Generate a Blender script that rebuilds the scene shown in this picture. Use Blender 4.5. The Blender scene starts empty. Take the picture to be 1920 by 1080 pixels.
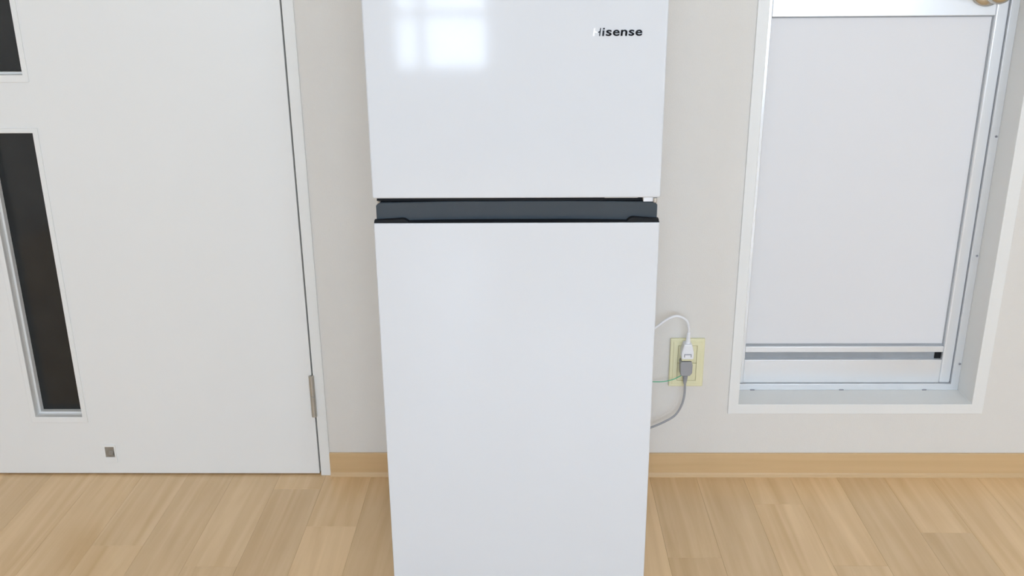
import bpy, bmesh, math, random
from mathutils import Matrix, Vector

sc = bpy.context.scene
C = bpy.context.collection
random.seed(7)

# ------------------------------------------------------------------ camera
cam_d = bpy.data.cameras.new('camera')
cam = bpy.data.objects.new('camera', cam_d)
C.objects.link(cam)
cam_d.sensor_width = 36.0
cam_d.lens = 1796.41 * 36.0 / 1920.0
cam_d.clip_start = 0.02
P, YW, RL = 0.339553, -0.0184447, 0.00838025        # pitch down, yaw, roll
fw = Vector((math.sin(YW) * math.cos(P), math.cos(YW) * math.cos(P), -math.sin(P)))
rt = Vector((math.cos(YW), -math.sin(YW), 0.0))
dn = fw.cross(rt)
rt2 = rt * math.cos(RL) + dn * math.sin(RL)
dn2 = fw.cross(rt2)
M = Matrix((rt2, -dn2, -fw)).transposed().to_4x4()
M.translation = Vector((0.0, -2.0, 1.1782))
cam.matrix_world = M
sc.camera = cam

# ------------------------------------------------------------------ light
w = bpy.data.worlds.new('overcast_sky')
sc.world = w
w.use_nodes = True
bg = w.node_tree.nodes['Background']
bg.inputs['Color'].default_value = (0.785, 0.895, 1.085, 1)
bg.inputs['Strength'].default_value = 8.0
sc.view_settings.view_transform = 'Standard'
sc.view_settings.look = 'None'
sc.view_settings.gamma = 1.0
sc.view_settings.use_curve_mapping = False
sc.view_settings.exposure = 0.81
sc.cycles.diffuse_bounces = 7
sc.cycles.max_bounces = 12
sc.cycles.adaptive_threshold = 0.025

X0, X1, YR, ZC = -2.2, 2.8, -4.6, 2.4                 # room: left, right, rear, ceiling
# window openings in the rear wall (x0, x1, z0, z1)
REAR_WINDOW = (-0.79, -0.21, 0.50, 2.02)
REAR_BALCONY = (1.55, 2.32, 0.32, 1.78)
FILL_LEFT = (-1.95, -1.48, 1.00, 2.00)  # unseen opening added to lift the light on the left side
FILL_HIGH = (-0.12, 1.12, 1.02, 2.12)  # unseen opening added as main light, kept clear of the reflections


def portal(name, loc, rot, sx, sy):
    d = bpy.data.lights.new(name, 'AREA')
    d.shape = 'RECTANGLE'
    d.size, d.size_y = sx, sy
    d.cycles.is_portal = True
    o = bpy.data.objects.new(name, d)
    C.objects.link(o)
    o.location, o.rotation_euler = loc, rot


for a in (REAR_WINDOW, REAR_BALCONY, FILL_LEFT, FILL_HIGH):
    portal('window_daylight', ((a[0] + a[1]) / 2, YR - 0.10, (a[2] + a[3]) / 2), (math.radians(90), 0, 0),
           a[1] - a[0], a[3] - a[2])
# ------------------------------------------------------------------ materials
def lin(r, g, b):
    f = lambda c: (c / 12.92 if c <= 0.04045 else ((c + 0.055) / 1.055) ** 2.4)
    return (f(r / 255), f(g / 255), f(b / 255), 1)


def mat(name, col, rough=0.5, metal=0.0, bump=0.0, bscale=200.0, spec=0.5, var=0.0, vscale=6.0, coat=0.0, detail=3.0):
    m = bpy.data.materials.new(name)
    m.use_nodes = True
    nt = m.node_tree
    b = nt.nodes['Principled BSDF']
    b.inputs['Roughness'].default_value = rough
    b.inputs['Metallic'].default_value = metal
    b.inputs['Specular IOR Level'].default_value = spec
    b.inputs['Coat Weight'].default_value = coat
    tc = nt.nodes.new('ShaderNodeTexCoord')
    if var > 0:
        n = nt.nodes.new('ShaderNodeTexNoise')
        n.inputs['Scale'].default_value = vscale
        n.inputs['Detail'].default_value = detail
        nt.links.new(tc.outputs['Object'], n.inputs['Vector'])
        mx = nt.nodes.new('ShaderNodeMix')
        mx.data_type = 'RGBA'
        mx.inputs[6].default_value = tuple(c * (1 - var) for c in col[:3]) + (1,)
        mx.inputs[7].default_value = tuple(min(1, c * (1 + var)) for c in col[:3]) + (1,)
        nt.links.new(n.outputs['Fac'], mx.inputs[0])
        nt.links.new(mx.outputs[2], b.inputs['Base Color'])
    else:
        b.inputs['Base Color'].default_value = col
    if bump > 0:
        n = nt.nodes.new('ShaderNodeTexNoise')
        n.inputs['Scale'].default_value = bscale
        n.inputs['Detail'].default_value = 4
        nt.links.new(tc.outputs['Object'], n.inputs['Vector'])
        bp = nt.nodes.new('ShaderNodeBump')
        bp.inputs['Strength'].default_value = bump
        bp.inputs['Distance'].default_value = 0.002
        nt.links.new(n.outputs['Fac'], bp.inputs['Height'])
        nt.links.new(bp.outputs['Normal'], b.inputs['Normal'])
    return m


M_WALL = mat('wallpaper', (0.735, 0.711, 0.670, 1), 0.75, bump=0.25, bscale=420, var=0.015, vscale=30)
M_CEIL = mat('ceiling_paper', (0.84, 0.84, 0.82, 1), 0.8, bump=0.2, bscale=300)
M_DOOR = mat('door_sheet', (0.80, 0.80, 0.785, 1), 0.32, bump=0.03, bscale=60, var=0.01, vscale=3)
M_CASE = mat('casing_sheet', (0.80, 0.80, 0.78, 1), 0.42, var=0.012, vscale=8)
M_FRIDGE = mat('fridge_enamel', (0.70, 0.72, 0.75, 1), 0.07, bump=0.012, bscale=9, spec=0.42)
M_BODY = mat('fridge_cabinet_paint', (0.78, 0.79, 0.82, 1), 0.35, bump=0.04, bscale=300)
M_BAND = mat('charcoal_handle_plastic', (0.038, 0.054, 0.070, 1), 0.24, bump=0.03, bscale=500)
M_BLACK = mat('black_plastic', (0.006, 0.007, 0.009, 1), 0.6, bump=0.03, bscale=500, spec=0.25)
M_STEEL = mat('hinge_steel', (0.62, 0.61, 0.58, 1), 0.32, metal=0.9, var=0.06, vscale=60)
M_NICKEL = mat('satin_nickel', (0.60, 0.58, 0.53, 1), 0.25, metal=1.0, var=0.08, vscale=30)
M_HINGE = mat('hinge_gunmetal', (0.50, 0.48, 0.43, 1), 0.38, metal=0.7, var=0.12, vscale=50)
M_ALU = mat('white_aluminium', (0.78, 0.80, 0.82, 1), 0.22, metal=0.35, var=0.015, vscale=12)
M_PANEL = mat('white_door_panel', (0.755, 0.755, 0.77, 1), 0.45, bump=0.02, bscale=40, var=0.01, vscale=4)
M_GASKET_SHADE = mat('grey_gasket_shade', (0.34, 0.355, 0.37, 1), 0.6, var=0.1, vscale=40)  # gasket grey, also used for a painted shadow line under the panel
M_PANE = mat('smoked_pane', (0.019, 0.021, 0.022, 1), 0.10, var=0.35, vscale=9, bump=0.02, bscale=25)
M_PLATE = mat('cream_plate_plastic', (0.78, 0.75, 0.50, 1), 0.35, var=0.03, vscale=20)
M_SOCK = mat('ivory_socket_plastic', (0.76, 0.73, 0.48, 1), 0.35, var=0.02, vscale=20)
M_WCORD = mat('white_cord_vinyl', (0.84, 0.85, 0.88, 1), 0.35, var=0.02, vscale=30)
M_GCORD = mat('grey_cord_vinyl', (0.33, 0.335, 0.35, 1), 0.42, var=0.05, vscale=40)
M_GREEN = mat('green_wire_vinyl', (0.10, 0.48, 0.27, 1), 0.4, var=0.15, vscale=70)
M_LETTER = mat('black_letter', (0.006, 0.007, 0.012, 1), 0.35, spec=0.2, var=0.1, vscale=90)
M_GLINT = mat('painted_letter_glint', (0.95, 0.95, 0.95, 1), 0.2, var=0.01, vscale=90)  # near-white colour carries a window reflection on the lettering
M_SCREW = mat('dull_screw', (0.30, 0.30, 0.33, 1), 0.45, metal=0.6, var=0.1, vscale=90)
M_CATCH = mat('brown_catch_metal', (0.30, 0.275, 0.235, 1), 0.45, metal=0.3, var=0.25, vscale=120)
M_FOOT = mat('grey_foot_rubber', (0.12, 0.12, 0.12, 1), 0.7, var=0.1, vscale=40)
M_SUB = mat('subfloor', (0.22, 0.15, 0.08, 1), 0.8, var=0.1, vscale=20)
M_OUT = mat('exterior_render', (0.62, 0.60, 0.57, 1), 0.8, bump=0.2, bscale=60, var=0.05, vscale=4)


def wood(name, lo, hi, rough, sx, sy, sz, rnd=0.06, sat=True):
    """grain stretched along one axis, shifted and tinted per piece"""
    m = bpy.data.materials.new(name)
    m.use_nodes = True
    nt = m.node_tree
    L = nt.links.new
    b = nt.nodes['Principled BSDF']
    b.inputs['Roughness'].default_value = rough
    tc = nt.nodes.new('ShaderNodeTexCoord')
    oi = nt.nodes.new('ShaderNodeObjectInfo')
    mul = nt.nodes.new('ShaderNodeVectorMath'); mul.operation = 'SCALE'
    cmb = nt.nodes.new('ShaderNodeCombineXYZ')
    for k in range(3):
        L(oi.outputs['Random'], cmb.inputs[k])
    L(cmb.outputs[0], mul.inputs[0]); mul.inputs['Scale'].default_value = 37.0
    add = nt.nodes.new('ShaderNodeVectorMath'); add.operation = 'ADD'
    L(tc.outputs['Object'], add.inputs[0]); L(mul.outputs[0], add.inputs[1])
    mp = nt.nodes.new('ShaderNodeMapping')
    mp.inputs['Scale'].default_value = (sx, sy, sz)
    L(add.outputs[0], mp.inputs['Vector'])
    n1 = nt.nodes.new('ShaderNodeTexNoise')
    n1.inputs['Scale'].default_value = 1.0; n1.inputs['Detail'].default_value = 5; n1.inputs['Distortion'].default_value = 0.7
    L(mp.outputs[0], n1.inputs['Vector'])
    n2 = nt.nodes.new('ShaderNodeTexNoise')
    n2.inputs['Scale'].default_value = 4.0; n2.inputs['Detail'].default_value = 3
    L(add.outputs[0], n2.inputs['Vector'])
    mixf = nt.nodes.new('ShaderNodeMath'); mixf.operation = 'MULTIPLY_ADD'
    L(n2.outputs['Fac'], mixf.inputs[0]); mixf.inputs[1].default_value = 0.35
    L(n1.outputs['Fac'], mixf.inputs[2])
    rp = nt.nodes.new('ShaderNodeValToRGB')
    rp.color_ramp.elements[0].position = 0.42; rp.color_ramp.elements[0].color = lo
    rp.color_ramp.elements[1].position = 0.92; rp.color_ramp.elements[1].color = hi
    L(mixf.outputs[0], rp.inputs['Fac'])
    hs = nt.nodes.new('ShaderNodeHueSaturation')
    mr = nt.nodes.new('ShaderNodeMapRange')
    mr.inputs['To Min'].default_value = 1 - rnd; mr.inputs['To Max'].default_value = 1 + rnd
    L(oi.outputs['Random'], mr.inputs['Value'])
    L(mr.outputs[0], hs.inputs['Value'])
    L(rp.outputs['Color'], hs.inputs['Color'])
    L(hs.outputs['Color'], b.inputs['Base Color'])
    bp = nt.nodes.new('ShaderNodeBump')
    bp.inputs['Strength'].default_value = 0.06; bp.inputs['Distance'].default_value = 0.001
    L(n1.outputs['Fac'], bp.inputs['Height']); L(bp.outputs['Normal'], b.inputs['Normal'])
    return m


M_PLANK = wood('pale_oak_plank', (0.66, 0.445, 0.235, 1), (0.83, 0.60, 0.355, 1), 0.27, 34, 1.6, 20, rnd=0.07)
M_BASE = wood('beige_baseboard_vinyl', (0.59, 0.40, 0.205, 1), (0.67, 0.465, 0.25, 1), 0.40, 1.5, 30, 40, rnd=0.02)


def glass_mat():
    m = bpy.data.materials.new('clear_window_glass')
    m.use_nodes = True
    nt = m.node_tree
    nt.nodes.clear()
    out = nt.nodes.new('ShaderNodeOutputMaterial')
    mx = nt.nodes.new('ShaderNodeMixShader')
    tr = nt.nodes.new('ShaderNodeBsdfTransparent'); tr.inputs['Color'].default_value = (0.95, 0.97, 0.97, 1)
    gl = nt.nodes.new('ShaderNodeBsdfGlossy'); gl.inputs['Roughness'].default_value = 0.02
    mx.inputs[0].default_value = 0.05
    nt.links.new(tr.outputs[0], mx.inputs[1]); nt.links.new(gl.outputs[0], mx.inputs[2])
    nt.links.new(mx.outputs[0], out.inputs[0])
    return m


M_GLASS = glass_mat()

# ------------------------------------------------------------------ mesh helpers
def bx(bm, x0, x1, y0, y1, z0, z1):
    v = [bm.verts.new(p) for p in ((x0, y0, z0), (x1, y0, z0), (x1, y1, z0), (x0, y1, z0),
                                   (x0, y0, z1), (x1, y0, z1), (x1, y1, z1), (x0, y1, z1))]
    for f in ((3, 2, 1, 0), (4, 5, 6, 7), (0, 1, 5, 4), (1, 2, 6, 5), (2, 3, 7, 6), (3, 0, 4, 7)):
        bm.faces.new([v[i] for i in f])


def link(name, bm, m, parent=None, bevel=0.0, seg=3, smooth=False, angle=35):
    bmesh.ops.recalc_face_normals(bm, faces=bm.faces[:])
    me = bpy.data.meshes.new(name)
    bm.to_mesh(me)
    bm.free()
    me.materials.append(m)
    o = bpy.data.objects.new(name, me)
    C.objects.link(o)
    if bevel > 0:
        for p in me.polygons:
            p.use_smooth = True
        b = o.modifiers.new('edges', 'BEVEL')
        b.width, b.segments, b.harden_normals = bevel, seg, True
        b.limit_method = 'ANGLE'
        b.angle_limit = math.radians(angle)
    elif smooth:
        for p in me.polygons:
            p.use_smooth = True
    if parent is not None:
        o.parent = parent
        o.matrix_parent_inverse = Matrix.Translation(-parent.location)
    return o


def box(name, x0, x1, y0, y1, z0, z1, m, parent=None, bevel=0.0, seg=3):
    bm = bmesh.new()
    bx(bm, x0, x1, y0, y1, z0, z1)
    return link(name, bm, m, parent, bevel, seg)


def holed(bm, x0, x1, z0, z1, holes, y0, y1):
    """slab in the xz plane between y0 (front) and y1, with rectangular holes"""
    xs = sorted({x0, x1} | {h[0] for h in holes} | {h[1] for h in holes})
    zs = sorted({z0, z1} | {h[2] for h in holes} | {h[3] for h in holes})
    xs = [x for x in xs if x0 <= x <= x1]; zs = [z for z in zs if z0 <= z <= z1]
    nx, nz = len(xs) - 1, len(zs) - 1

    def solid(i, k):
        if i < 0 or k < 0 or i >= nx or k >= nz:
            return False
        cx, cz = (xs[i] + xs[i + 1]) / 2, (zs[k] + zs[k + 1]) / 2
        return not any(h[0] < cx < h[1] and h[2] < cz < h[3] for h in holes)
    cache = {}

    def v(i, y, k):
        key = (i, y, k)
        if key not in cache:
            cache[key] = bm.verts.new((xs[i], y, zs[k]))
        return cache[key]
    for i in range(nx):
        for k in range(nz):
            if not solid(i, k):
                continue
            for y in (y0, y1):
                bm.faces.new([v(i, y, k), v(i + 1, y, k), v(i + 1, y, k + 1), v(i, y, k + 1)])
            if not solid(i - 1, k):
                bm.faces.new([v(i, y0, k), v(i, y1, k), v(i, y1, k + 1), v(i, y0, k + 1)])
            if not solid(i + 1, k):
                bm.faces.new([v(i + 1, y0, k), v(i + 1, y1, k), v(i + 1, y1, k + 1), v(i + 1, y0, k + 1)])
            if not solid(i, k - 1):
                bm.faces.new([v(i, y0, k), v(i + 1, y0, k), v(i + 1, y1, k), v(i, y1, k)])
            if not solid(i, k + 1):
                bm.faces.new([v(i, y0, k + 1), v(i + 1, y0, k + 1), v(i + 1, y1, k + 1), v(i, y1, k + 1)])


def slab(name, x0, x1, z0, z1, holes, y0, y1, m, parent=None, bevel=0.0, seg=2):
    bm = bmesh.new()
    holed(bm, x0, x1, z0, z1, holes, y0, y1)
    return link(name, bm, m, parent, bevel, seg)


def catmull(pts, n=10):
    p = [Vector(q) for q in pts]
    p = [p[0] * 2 - p[1]] + p + [p[-1] * 2 - p[-2]]
    out = []
    for i in range(1, len(p) - 2):
        for k in range(n):
            t = k / n
            out.append(0.5 * ((2 * p[i]) + (-p[i - 1] + p[i + 1]) * t + (2 * p[i - 1] - 5 * p[i] + 4 * p[i + 1] - p[i + 2]) * t * t
                              + (-p[i - 1] + 3 * p[i] - 3 * p[i + 1] + p[i + 2]) * t ** 3))
    out.append(p[-2])
    return out


def tube(bm, pts, rad, sides=10, flat=1.0):
    n = len(pts)
    rings = []
    up = Vector((0, 1, 0))
    for i, q in enumerate(pts):
        d = (pts[min(i + 1, n - 1)] - pts[max(i - 1, 0)]).normalized()
        a = d.cross(up).normalized()
        b = a.cross(d).normalized()
        r = rad(i / (n - 1)) if callable(rad) else rad
        rings.append([bm.verts.new(q + a * r * math.cos(2 * math.pi * k / sides) + b * r * flat * math.sin(2 * math.pi * k / sides))
                      for k in range(sides)])
    for i in range(n - 1):
        for k in range(sides):
            bm.faces.new([rings[i][k], rings[i][(k + 1) % sides], rings[i + 1][(k + 1) % sides], rings[i + 1][k]])
    bm.faces.new(rings[0][::-1]); bm.faces.new(rings[-1])


def lathe(bm, prof, origin, axis='y', sides=40):
    """prof: (distance along axis, radius)"""
    rings = []
    ox, oy, oz = origin
    for t, r in prof:
        ring = []
        for k in range(sides):
            c, s = math.cos(2 * math.pi * k / sides) * r, math.sin(2 * math.pi * k / sides) * r
            ring.append(bm.verts.new((ox + c, oy + t, oz + s) if axis == 'y' else (ox + c, oy + s, oz + t)))
        rings.append(ring)
    for i in range(len(rings) - 1):
        for k in range(sides):
            bm.faces.new([rings[i][k], rings[i][(k + 1) % sides], rings[i + 1][(k + 1) % sides], rings[i + 1][k]])
    bm.faces.new(rings[0][::-1]); bm.faces.new(rings[-1])


def prism_x(bm, prof, x0, x1):
    """extrude a closed (y, z) profile along x"""
    a = [bm.verts.new((x0, y, z)) for y, z in prof]
    b = [bm.verts.new((x1, y, z)) for y, z in prof]
    n = len(prof)
    for i in range(n):
        bm.faces.new([a[i], a[(i + 1) % n], b[(i + 1) % n], b[i]])
    bm.faces.new(a[::-1]); bm.faces.new(b)


def prism_y(bm, prof, y0, y1):
    """extrude a closed (x, z) outline along y"""
    a = [bm.verts.new((x, y0, z)) for x, z in prof]
    b = [bm.verts.new((x, y1, z)) for x, z in prof]
    n = len(prof)
    for i in range(n):
        bm.faces.new([a[i], a[(i + 1) % n], b[(i + 1) % n], b[i]])
    bm.faces.new(a[::-1]); bm.faces.new(b)


def structure(o, label=None):
    o['kind'] = 'structure'
    if label:
        o['label'] = label
    return o


def thing(name, label, cat, loc):
    o = bpy.data.objects.new(name, None)
    C.objects.link(o)
    o.empty_display_size = 0.05
    o.location = loc
    o['label'], o['category'] = label, cat
    return o


# ------------------------------------------------------------------ room shell
DOOR_OPEN = (-1.320, -0.4735, 0.0, 2.035)            # hole for door and its casing
WIN_OPEN = (0.4605, 1.0400, 0.165, 1.985)             # hole for the raised aluminium door and its casing
T = 0.13
structure(slab('wall_back', X0 - T, X1 + T, 0.0, ZC, [DOOR_OPEN, WIN_OPEN], 0.0, T, M_WALL), 'off-white papered wall behind the refrigerator')
structure(slab('wall_rear', X0 - T, X1 + T, 0.0, ZC, [REAR_WINDOW, REAR_BALCONY, FILL_LEFT, FILL_HIGH], YR, YR - T, M_WALL), 'off-white papered wall behind the camera')
structure(box('wall_left', X0 - T, X0, YR, 0, 0, ZC, M_WALL), 'off-white papered side wall beyond the hallway door')
structure(box('wall_right', X1, X1 + T, YR, 0, 0, ZC, M_WALL), 'off-white papered side wall beyond the raised aluminium door')
structure(box('ceiling', X0 - T, X1 + T, YR - T, T, ZC, ZC + 0.1, M_CEIL), 'white papered ceiling')

floor = structure(box('floor', X0 - T, X1 + T, YR - T, T, -0.10, -0.0122, M_SUB), 'pale oak plank floor')
PITCH, XE, LEN = 0.1098, 0.2845, 0.909
ENDS = {2: -0.125, 3: -0.353, 0: -0.327, 5: -0.236, -8: -0.0645, -11: -0.290, -9: -0.361, -7: -0.217,
        1: -0.640, 4: -0.590, 6: -0.70, -10: -0.66, -12: -0.78, -6: -0.62, -13: -0.43, -1: -0.55, 7: -0.45}
plank_meshes = {}


def plank_mesh(wd, ln):
    key = (round(wd, 4), round(ln, 4))
    if key not in plank_meshes:
        bm = bmesh.new()
        g, c, h = 0.00010, 0.00035, 0.012
        a, l = wd / 2 - g, ln / 2 - g
        lv = [[bm.verts.new((sx * xx, sy * yy, zz)) for sx, sy in ((-1, -1), (1, -1), (1, 1), (-1, 1))]
              for xx, yy, zz in ((a, l, -h), (a, l, -0.00035), (a - c, l - c, 0.0))]
        bm.faces.new(lv[2]); bm.faces.new(lv[0][::-1])
        for j in (0, 1):
            for k in range(4):
                bm.faces.new([lv[j][k], lv[j][(k + 1) % 4], lv[j + 1][(k + 1) % 4], lv[j + 1][k]])
        me = bpy.data.meshes.new('plank')
        bm.to_mesh(me); bm.free()
        me.materials.append(M_PLANK)
        plank_meshes[key] = me
    return plank_meshes[key]


n0, n1 = math.floor((X0 - XE) / PITCH), math.ceil((X1 - XE) / PITCH)
for n in range(n0, n1):
    xa, xb = max(X0, XE + n * PITCH), min(X1, XE + (n + 1) * PITCH)
    if xb - xa < 0.01:
        continue
    e = ENDS.get(n, -random.uniform(0.05, 0.9))
    cuts = [0.03 if DOOR_OPEN[0] < xb and xa < DOOR_OPEN[1] else 0.0]
    while e > YR:
        cuts.append(e)
        e -= LEN
    cuts.append(YR)
    for c0, c1 in zip(cuts, cuts[1:]):
        if c0 - c1 < 0.01:
            continue
        o = bpy.data.objects.new('plank', plank_mesh(xb - xa, c0 - c1))
        C.objects.link(o)
        o.parent = floor
        o.location = ((xa + xb) / 2, (c0 + c1) / 2, 0.0)

# baseboards: vinyl cove profile with a soft toe
def base(name, x0, x1, label):
    bm = bmesh.new()
    prism_x(bm, [(0.0, 0.0), (-0.0105, 0.0), (-0.0100, 0.0022), (-0.0072, 0.0062), (-0.0060, 0.010), (-0.0060, 0.0588), (-0.0045, 0.0605), (0.0, 0.0605)], x0, x1)
    return structure(link(name, bm, M_BASE), label)


base('baseboard_back', -0.4715, X1, 'beige vinyl baseboard running behind the refrigerator')
base('baseboard_left', X0, -1.3225, 'beige vinyl baseboard left of the hallway door')

# ------------------------------------------------------------------ hallway door (left)
structure(slab('trim_3', -1.3100, -0.4850, 0.0, 2.030, [(-1.2850, -0.5080, -1, 2.000)], 0.0375, 0.060, M_CASE), 'door stop strip behind the hallway door')
casing = slab('trim_1', -1.3245, -0.4714, 0.0, 2.0385, [(-1.2985, -0.4952, -1, 2.012)], -0.0035, 0.10, M_CASE, None, 0.0012, 2)
structure(casing, 'white casing around the hallway door')
PANES = [(-1.1555, -1.0440, 0.1545, 0.8226), (-1.1555, -1.0440, 0.9411, 1.6100)]
door = structure(slab('door_1', -1.2950, -0.4990, 0.0045, 2.008, PANES, -0.0015, 0.036, M_DOOR, None, 0.0010, 2),
                 'flat white hallway door with narrow smoked panes')
for (a0, a1, b0, b1) in PANES:
    slab('pane_frame', a0 - 0.0105, a1 + 0.0105, b0 - 0.0145, b1 + 0.0095, [(a0 + 0.001, a1 - 0.001, b0 + 0.001, b1 - 0.001)],
         -0.0045, 0.004, M_DOOR, door, 0.0014, 2)
    slab('glazing_bead', a0, a1, b0, b1, [(a0 + 0.005, a1 - 0.005, b0 + 0.005, b1 - 0.005)], 0.0155, 0.030, M_DOOR, door, 0.001, 2)
    box('glass_pane', a0, a1, 0.030, 0.034, b0, b1, M_PANE, door)
# hinge knuckle over the gap
bm = bmesh.new()
lathe(bm, [(0.1575, 0.004), (0.1580, 0.0062), (0.2085, 0.0062), (0.2095, 0.0054)], (-0.4985, -0.0060, 0.0), 'z', 18)
lathe(bm, [(0.2098, 0.0054), (0.2108, 0.0062), (0.2610, 0.0062), (0.2618, 0.0045)], (-0.4985, -0.0060, 0.0), 'z', 18)
bx(bm, -0.4985, -0.4940, -0.0048, 0.020, 0.1580, 0.2612)
link('hinge', bm, M_HINGE, door)
# door stop catch low on the door
slab('catch_plate', -1.0090, -0.9790, 0.0330, 0.0805, [(-1.0045, -0.9830, 0.0490, 0.0760)], -0.0042, 0.002, M_DOOR, door, 0.0008, 2)
cp = box('catch_recess', -1.0045, -0.9830, -0.0020, 0.0, 0.0490, 0.0760, M_CATCH, door)
bm = bmesh.new()
prism_x(bm, [(-0.0022, 0.0525), (-0.0085, 0.0560), (-0.0085, 0.0590), (-0.0022, 0.0660)], -0.9960, -0.9850)
tg = link('catch_tongue', bm, M_CATCH, door, 0.0006, 2)

# hallway behind the closed door
bm = bmesh.new()
bx(bm, -1.60, -0.20, 1.20, 1.25, 0, ZC); bx(bm, -1.65, -1.60, T, 1.25, 0, ZC); bx(bm, -0.20, -0.15, T, 1.25, 0, ZC)
bx(bm, -1.65, -0.15, T, 1.25, ZC, ZC + 0.05); bx(bm, -1.65, -0.15, T, 1.25, -0.10, -0.002)
structure(link('wall_hallway', bm, M_WALL), 'unlit hallway behind the hallway door')
# ------------------------------------------------------------------ raised aluminium door (right)
win = structure(slab('door_2', 0.4820, 1.0140, 0.1876, 1.9600, [(0.4930, 0.9962, 0.2030, 1.9480)], 0.0725, 0.125, M_ALU, None, 0.0012, 2),
                'white aluminium door set in a raised opening')
box('light_leak_sheet', 0.4830, 1.0130, 0.1130, 0.1240, 0.1900, 1.9580, M_ALU, win)  # unseen full sheet added behind the leaf to block light through its gaps
structure(slab('trim_2', 0.4584, 1.0418, 0.1632, 1.9865, [(0.4820, 1.0140, 0.1876, 1.9600)], -0.0040, 0.128, M_CASE, None, 0.0014, 2),
          'white casing around the raised aluminium door')
LX0, LX1, LZ0, LZ1 = 0.4940, 0.9952, 0.2040, 1.947                 # door leaf
PX0, PX1 = 0.5080, 0.9690
box('stile', LX0, PX0, 0.0770, 0.1120, LZ0, LZ1, M_ALU, win, 0.0015, 2)
box('stile', PX1, LX1, 0.0770, 0.1120, LZ0, LZ1, M_ALU, win, 0.0040, 3)
box('bottom_rail', PX0, PX1, 0.0785, 0.1100, LZ0, 0.2630, M_ALU, win, 0.0012, 2)
box('vent_slot', PX0, PX1, 0.0890, 0.1000, 0.2560, 0.2840, M_GASKET_SHADE, win)
box('vent_end', PX1 - 0.0150, PX1, 0.0875, 0.0892, 0.2580, 0.2822, M_BLACK, win)
box('lower_rail', PX0, PX1, 0.0785, 0.1000, 0.2820, 0.2970, M_ALU, win, 0.0015, 2)
box('gasket_shade_strip', PX0, PX1, 0.0835, 0.1000, 0.2970, 0.3015, M_GASKET_SHADE, win)  # grey strip painted in for the shadow on the rail's top lip
box('gasket_shade_strip', PX0, PX1, 0.0835, 0.1000, 1.0385, 1.0415, M_GASKET_SHADE, win)
box('gasket_shade_strip', 0.9668, PX1, 0.0835, 0.1000, 0.3015, 1.0385, M_GASKET_SHADE, win)
box('panel', PX0, 0.9668, 0.0860, 0.0960, 0.3015, 1.0385, M_PANEL, win)
box('middle_rail', PX0, PX1, 0.0775, 0.1100, 1.0415, 1.1300, M_ALU, win, 0.0012, 2)
box('upper_panel', PX0, PX1, 0.0860, 0.0960, 1.1300, 1.9100, M_PANEL, win)
box('top_rail', PX0, PX1, 0.0785, 0.1100, 1.9100, LZ1, M_ALU, win, 0.0012, 2)
bm = bmesh.new()
KX, KZ = 0.9440, 1.0930
lathe(bm, [(0.0, 0.0335), (-0.006, 0.0335), (-0.010, 0.029), (-0.012, 0.020), (-0.013, 0.013), (-0.034, 0.0125), (-0.038, 0.020),
           (-0.044, 0.0255), (-0.056, 0.0270), (-0.066, 0.0245), (-0.070, 0.018), (-0.071, 0.008)], (KX, 0.0772, KZ), 'y', 48)
kb = link('knob', bm, M_NICKEL, win, 0, 0, True)
bm = bmesh.new()
lathe(bm, [(0.0, 0.0075), (-0.0012, 0.0075), (-0.0016, 0.006)], (KX, 0.0064, KZ), 'y', 24)
link('keyhole', bm, M_STEEL, kb, 0, 0, False)
for x, z in ((1.0085, 0.255), (1.0085, 0.520), (1.0085, 0.790), (1.0085, 1.30)):      # frame screws on the right jamb
    bm = bmesh.new()
    lathe(bm, [(0.0, 0.0026), (-0.0012, 0.0026), (-0.0018, 0.0015)], (x, 0.0726, z), 'y', 12)
    link('screw', bm, M_SCREW, win)
for x in (0.525, 0.735, 0.930):                                                      # weep hole covers on the sill track
    box('weep_clip', x, x + 0.010, 0.0705, 0.0730, 0.1878, 0.1898, M_SCREW, win)

# ------------------------------------------------------------------ windows behind the camera and to the right
def window(name, a, plane, label, split, sill):
    """plane 'rear': opening in the wall at YR; 'right': opening in the wall at X1"""
    parts = []
    u0, u1, z0, z1 = a
    f = 0.035
    cols = [u0 + f] + [u0 + (u1 - u0) * s for s in split] + [u1 - f]

    def put(nm, u, uu, d0, d1, z, zz, m, par):
        if plane == 'rear':
            return box(nm, u, uu, YR - d1, YR - d0, z, zz, m, par)
        return box(nm, X1 + d0, X1 + d1, u, uu, z, zz, m, par)
    bm = bmesh.new()
    holed(bm, u0, u1, z0, z1, [(u0 + f, u1 - f, z0 + f, z1 - f)], 0.03, 0.11)
    for v in bm.verts:
        v.co = Vector((v.co.x, YR - v.co.y, v.co.z)) if plane == 'rear' else Vector((X1 + v.co.y, v.co.x, v.co.z))
    fr = structure(link(name, bm, M_ALU), label)
    for s in split:
        c = u0 + (u1 - u0) * s
        put('mullion', c - 0.025, c + 0.025, 0.04, 0.08, z0 + f, z1 - f, M_ALU, fr)
    for c0, c1 in zip(cols, cols[1:]):
        put('glass_pane', c0, c1, 0.058, 0.062, z0 + f, z1 - f, M_GLASS, fr)
    if sill:
        put('window_sill', u0 - 0.03, u1 + 0.03, -0.03, 0.03, z0 - 0.02, z0, M_CASE, fr)
    return fr


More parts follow.
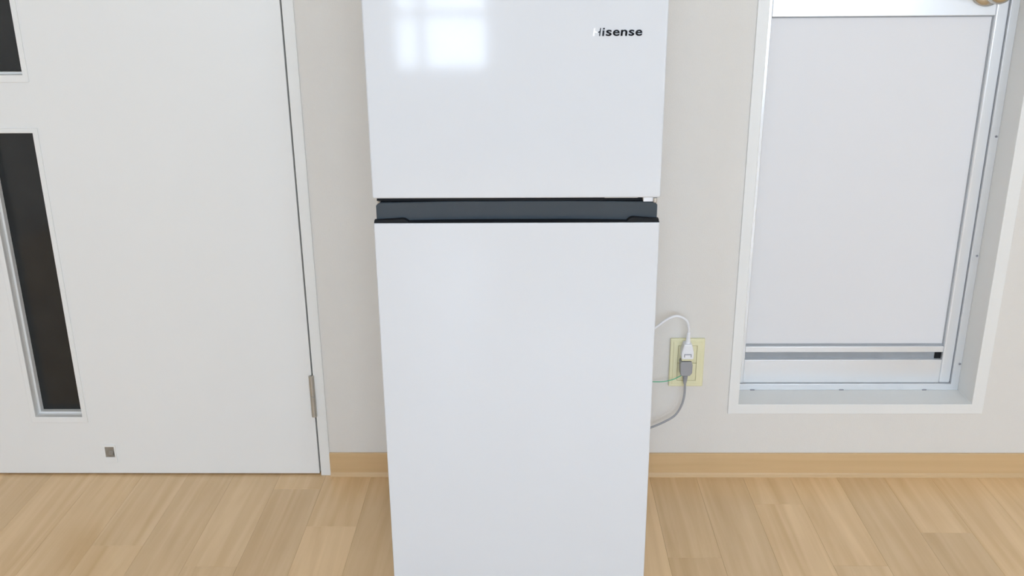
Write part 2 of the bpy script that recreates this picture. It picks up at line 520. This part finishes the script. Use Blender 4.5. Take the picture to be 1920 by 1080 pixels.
wn = window('window_1', REAR_WINDOW, 'rear', 'narrow white-framed window behind the camera', (0.3,), True)
box('glazing_bar', REAR_WINDOW[0] + 0.035, REAR_WINDOW[1] - 0.035, YR - 0.078, YR - 0.042, 0.815, 0.860, M_ALU, wn)
window('window_2', REAR_BALCONY, 'rear', 'tall sliding window at the far right behind the camera', (0.5,), True)
window('fill_window_4', FILL_LEFT, 'rear', 'unseen white-framed window added at the far left behind the camera for light', (0.5,), True)
window('fill_window_3', FILL_HIGH, 'rear', 'unseen high sliding window added behind the camera for light', (0.5,), True)

# ------------------------------------------------------------------ refrigerator
FX0, FX1, FY = -0.2550, 0.2144, -0.4800
fr = thing('refrigerator', 'glossy white two-door refrigerator with charcoal handle band, standing on the oak floor', 'refrigerator', (-0.0203, -0.25, 0.0))
box('cabinet', FX0 + 0.004, FX1 - 0.004, -0.4290, -0.0550, 0.030, 1.1900, M_BODY, fr, 0.004, 3)
fz = box('freezer_door', FX0, FX1, FY, -0.4350, 0.7960, 1.1880, M_FRIDGE, fr, 0.0035, 4)
rd = box('refrigerator_door', FX0 - 0.0003, FX1 + 0.0008, FY, -0.4350, 0.0450, 0.7545, M_FRIDGE, fr, 0.0022, 4)
box('door_gasket', FX0 + 0.012, FX1 - 0.012, -0.4350, -0.4290, 0.8020, 1.1800, M_BLACK, fz)
box('door_gasket', FX0 + 0.012, FX1 - 0.012, -0.4350, -0.4290, 0.0520, 0.7800, M_BLACK, rd)
# handle band: recessed charcoal face bowed a little, on a black ledge along the top of the lower door
bm = bmesh.new()
NX = 140
hx0, hx1 = FX0 + 0.0035, FX1 - 0.0030
rows = []
for i in range(NX + 1):
    t = i / NX
    x = hx0 + (hx1 - hx0) * t
    e = min(t, 1 - t) * (hx1 - hx0)
    back = 0.0080 * (1 - math.exp(-(e / 0.085) ** 2))          # face steps back away from the ends
    yf = -0.4690 + back
    zt = 0.7868 - max(0.0, 0.006 - e) * 0.9                      # chamfered upper corners
    prof = [(yf, 0.7546), (yf + 0.0004, zt - 0.0010), (yf + 0.0014, zt), (-0.4360, zt), (-0.4360, 0.7546)]
    rows.append([bm.verts.new((x, y, z)) for y, z in prof])
for a_, b_ in zip(rows, rows[1:]):
    for k in range(len(a_)):
        kk = (k + 1) % len(a_)
        bm.faces.new([a_[k], a_[kk], b_[kk], b_[k]])
bm.faces.new(rows[0]); bm.faces.new(rows[-1][::-1])
band = link('handle_band', bm, M_BAND, fr)
for p in band.data.polygons:
    p.use_smooth = False
# black ledge on the top of the lower door
bm = bmesh.new()
prism_x(bm, [(-0.4788, 0.7546), (-0.4788, 0.7556), (-0.4770, 0.7562), (-0.4600, 0.7562), (-0.4600, 0.7546)], FX0 + 0.0004, FX1)
ledge = link('handle_ledge', bm, M_BLACK, fr)
# grip end lips at both ends of the ledge
for s, xa, xb, hgt in ((1, FX0 + 0.0006, -0.1965, 0.0062), (-1, FX1 - 0.0006, 0.1605, 0.0078)):
    bm = bmesh.new()
    L_ = abs(xb - xa)
    prof = [(0, 0), (L_, 0), (L_ - 0.002, hgt * 0.35), (L_ - 0.006, hgt * 0.80), (L_ - 0.011, hgt), (0, hgt * 0.62)]
    prism_y(bm, [(xa + s * u, 0.7550 + v) for u, v in prof], -0.4780, -0.4670)
    link('grip_lip', bm, M_BLACK, fr, 0.0006, 2)
# dark strip closing the gap under the freezer door, with the middle hinge at its right end
box('gap_seal', FX0 + 0.004, FX1 - 0.004, -0.4600, -0.4300, 0.7875, 0.7958, M_BLACK, fr)
mh = box('middle_hinge', 0.1875, 0.2100, -0.4735, -0.4600, 0.7880, 0.7958, M_BODY, fr, 0.001, 2)
box('hinge_plate', 0.1250, 0.1800, -0.4625, -0.4605, 0.7915, 0.7940, M_STEEL, fr, 0.0006, 2)
lathe_bm = bmesh.new()
lathe(lathe_bm, [(0.7874, 0.0028), (0.7885, 0.0034), (0.7950, 0.0034)], (0.2065, -0.4745, 0.0), 'z', 16)
link('hinge_pin', lathe_bm, M_STEEL, mh)
bm = bmesh.new()
lathe(bm, [(0.7868, 0.0020), (0.7890, 0.0024), (0.7898, 0.0012)], (FX0 + 0.0085, -0.4690, 0.0), 'z', 12)
link('rivet', bm, M_STEEL, fr)
for x in (FX0 + 0.045, FX1 - 0.045):
    for y in (-0.405, -0.085):
        bm = bmesh.new()
        lathe(bm, [(0.0, 0.019), (0.006, 0.019), (0.010, 0.010), (0.032, 0.010)], (x, y, 0), 'z', 20)
        link('foot', bm, M_FOOT, fr)

# lettering on the freezer door
LB, LT = 1.0518, 1.0638                                       # baseline, cap height
yl0, yl1 = FY - 0.0009, FY - 0.0001
bm = bmesh.new()                                              # half of the first letter, window reflection painted near-white
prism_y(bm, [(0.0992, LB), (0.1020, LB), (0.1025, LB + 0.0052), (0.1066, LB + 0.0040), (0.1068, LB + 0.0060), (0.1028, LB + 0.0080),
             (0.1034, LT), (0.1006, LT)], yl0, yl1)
link('letter', bm, M_GLINT, fz)
bm = bmesh.new()                                              # dark thin half
prism_y(bm, [(0.1092, LB), (0.1106, LB), (0.1120, LT), (0.1106, LT), (0.1099, LB + 0.0074), (0.1074, LB + 0.0062), (0.1076, LB + 0.0048), (0.1095, LB + 0.0054)], yl0, yl1)
link('letter', bm, M_LETTER, fz)


def text_mesh(s):
    cu = bpy.data.curves.new('lettering', 'FONT')
    cu.body = s
    cu.size = 1.0
    cu.offset = 0.019
    cu.resolution_u = 6
    o = bpy.data.objects.new('lettering', cu)
    C.objects.link(o)
    bpy.context.view_layer.update()
    dg = bpy.context.evaluated_depsgraph_get()
    me = bpy.data.meshes.new_from_object(o.evaluated_get(dg))
    bpy.data.objects.remove(o)
    return me


# (letter, left, right, height) in metres on the door face
xh = LB + 0.0091
bm = bmesh.new()
prism_y(bm, [(0.1138, LB), (0.1166, LB), (0.1172, LB + 0.0084), (0.1144, LB + 0.0084)], yl0, yl1)
prism_y(bm, [(0.1148, LT - 0.0023), (0.1176, LT - 0.0023), (0.1178, LT), (0.1150, LT)], yl0, yl1)
link('letter', bm, M_LETTER, fz)
for ch, l, r, top in (('s', 0.1192, 0.1281, xh), ('e', 0.1299, 0.1402, xh), ('n', 0.1421, 0.1519, xh),
                      ('s', 0.1541, 0.1628, xh), ('e', 0.1645, 0.1748, xh)):
    me = text_mesh(ch)
    xs = [v.co.x for v in me.vertices]; ys = [v.co.y for v in me.vertices]
    ax, bx_, ay, by_ = min(xs), max(xs), min(ys), max(ys)
    bm = bmesh.new()
    bm.from_mesh(me)
    geo = bmesh.ops.extrude_face_region(bm, geom=bm.faces[:])
    top_v = [g for g in geo['geom'] if isinstance(g, bmesh.types.BMVert)]
    for v in bm.verts:
        v.co.z = 0.0
    for v in top_v:
        v.co.z = 1.0
    for v in bm.verts:
        u = (v.co.x - ax) / (bx_ - ax); h = (v.co.y - ay) / (by_ - ay)
        v.co = Vector((l + (r - l) * u + 0.0006 * (h * (top - LB) / 0.009), yl1 + (yl0 - yl1) * v.co.z, LB + (top - LB) * h))
    link('letter', bm, M_LETTER, fz)

# ------------------------------------------------------------------ wall outlet
wo = thing('wall_outlet', 'yellowed cream wall outlet plate between the refrigerator and the raised door', 'outlet', (0.3572, 0.0, 0.235))
slab('cover_plate', 0.3185, 0.3958, 0.2350, 0.3525, [(0.3360, 0.3785, 0.2505, 0.3365)], -0.0075, 0.0, M_PLATE, wo, 0.0022, 3)
slab('plate_rim', 0.3255, 0.3888, 0.2420, 0.3455, [(0.3360, 0.3785, 0.2505, 0.3365)], -0.0092, -0.0070, M_PLATE, wo, 0.0008, 2)
for z0, z1 in ((0.2940, 0.3360), (0.2510, 0.2930)):
    zc = (z0 + z1) / 2
    slab('socket', 0.3365, 0.3780, z0, z1, [(0.3500, 0.3525, zc - 0.005, zc + 0.005), (0.3625, 0.3650, zc - 0.005, zc + 0.005)],
         -0.0090, -0.0005, M_SOCK, wo, 0.0006, 2)

# white plug and cord in the upper socket
wp = thing('power_cord', 'white power cord arching from the upper socket to behind the refrigerator', 'cord', (0.3540, -0.02, 0.31))
bm = bmesh.new()
lo = [(-0.0135, 0.3130), (0.0135, 0.3130), (0.0135, 0.3300), (0.0090, 0.3490), (-0.0090, 0.3490), (-0.0135, 0.3300)]
prism_y(bm, [(0.3538 + u, v) for u, v in lo], -0.0340, -0.0092)
pl = link('plug', bm, M_WCORD, wp, 0.0030, 3)
box('plug_window', 0.3458, 0.3618, -0.0348, -0.0330, 0.3190, 0.3262, M_SCREW, pl)
box('window_tab', 0.3474, 0.3602, -0.0354, -0.0345, 0.3190, 0.3246, M_WCORD, pl, 0.0003, 2)
box('plug_face', 0.3415, 0.3655, -0.0300, -0.0092, 0.3080, 0.3140, M_SOCK, pl, 0.001, 2)
bm = bmesh.new()
tube(bm, catmull([(0.3538, -0.0225, 0.3460), (0.3545, -0.0240, 0.3600), (0.3545, -0.0260, 0.3760)], 8), lambda t: 0.0062 - 0.0025 * t, 12)
link('strain_relief', bm, M_WCORD, wp, 0, 0, True)
bm = bmesh.new()
tube(bm, catmull([(0.3545, -0.0250, 0.3700), (0.3538, -0.0290, 0.3860), (0.3485, -0.0330, 0.4040), (0.3370, -0.0360, 0.4145), (0.3220, -0.0370, 0.4185),
                  (0.3040, -0.0370, 0.4110), (0.2830, -0.0380, 0.3950), (0.2560, -0.0400, 0.3740), (0.2250, -0.0400, 0.3480), (0.1900, -0.0350, 0.3150)], 10),
     0.0029, 10, 0.8)
link('cord', bm, M_WCORD, wp, 0, 0, True)

# grey plug, cord and green earth wire in the lower socket
gp = thing('power_cord', 'grey power cord with a green earth wire hanging from the lower socket', 'cord', (0.3530, -0.02, 0.27))
bm = bmesh.new()
lo = [(-0.0115, 0.2720), (0.0085, 0.2720), (0.0135, 0.2790), (0.0135, 0.2985), (0.0110, 0.3065), (-0.0125, 0.3065), (-0.0140, 0.3020), (-0.0130, 0.2800)]
prism_y(bm, [(0.3530 + u, v) for u, v in lo], -0.0320, -0.0092)
link('plug', bm, M_GCORD, gp, 0.0016, 2)
bm = bmesh.new()
for i in range(5):
    z = 0.2690 - i * 0.0044
    tube(bm, [Vector((0.3530, -0.021, z + 0.0040)), Vector((0.3530, -0.021, z + 0.0012))], 0.0066 - i * 0.0006, 12)
tube(bm, [Vector((0.3530, -0.021, 0.2740)), Vector((0.3530, -0.021, 0.2480))], lambda t: 0.0054 - 0.0022 * t, 12)
link('strain_relief', bm, M_GCORD, gp)
bm = bmesh.new()
tube(bm, catmull([(0.3530, -0.0210, 0.2560), (0.3535, -0.0220, 0.2400), (0.3526, -0.0240, 0.2180), (0.3470, -0.0270, 0.1960), (0.3340, -0.0300, 0.1745),
                  (0.3140, -0.0330, 0.1610), (0.2830, -0.0360, 0.1470), (0.2500, -0.0400, 0.1370), (0.2100, -0.0400, 0.1300), (0.1700, -0.0350, 0.1260)], 10),
     0.0026, 10, 0.8)
link('cord', bm, M_GCORD, gp, 0, 0, True)
bm = bmesh.new()
tube(bm, catmull([(0.3470, -0.0240, 0.2735), (0.3400, -0.0260, 0.2690), (0.3240, -0.0290, 0.2625), (0.3040, -0.0300, 0.2580), (0.2800, -0.0300, 0.2575),
                  (0.2500, -0.0320, 0.2600), (0.2100, -0.0350, 0.2650)], 10), 0.0011, 8)
link('earth_wire', bm, M_GREEN, gp, 0, 0, True)
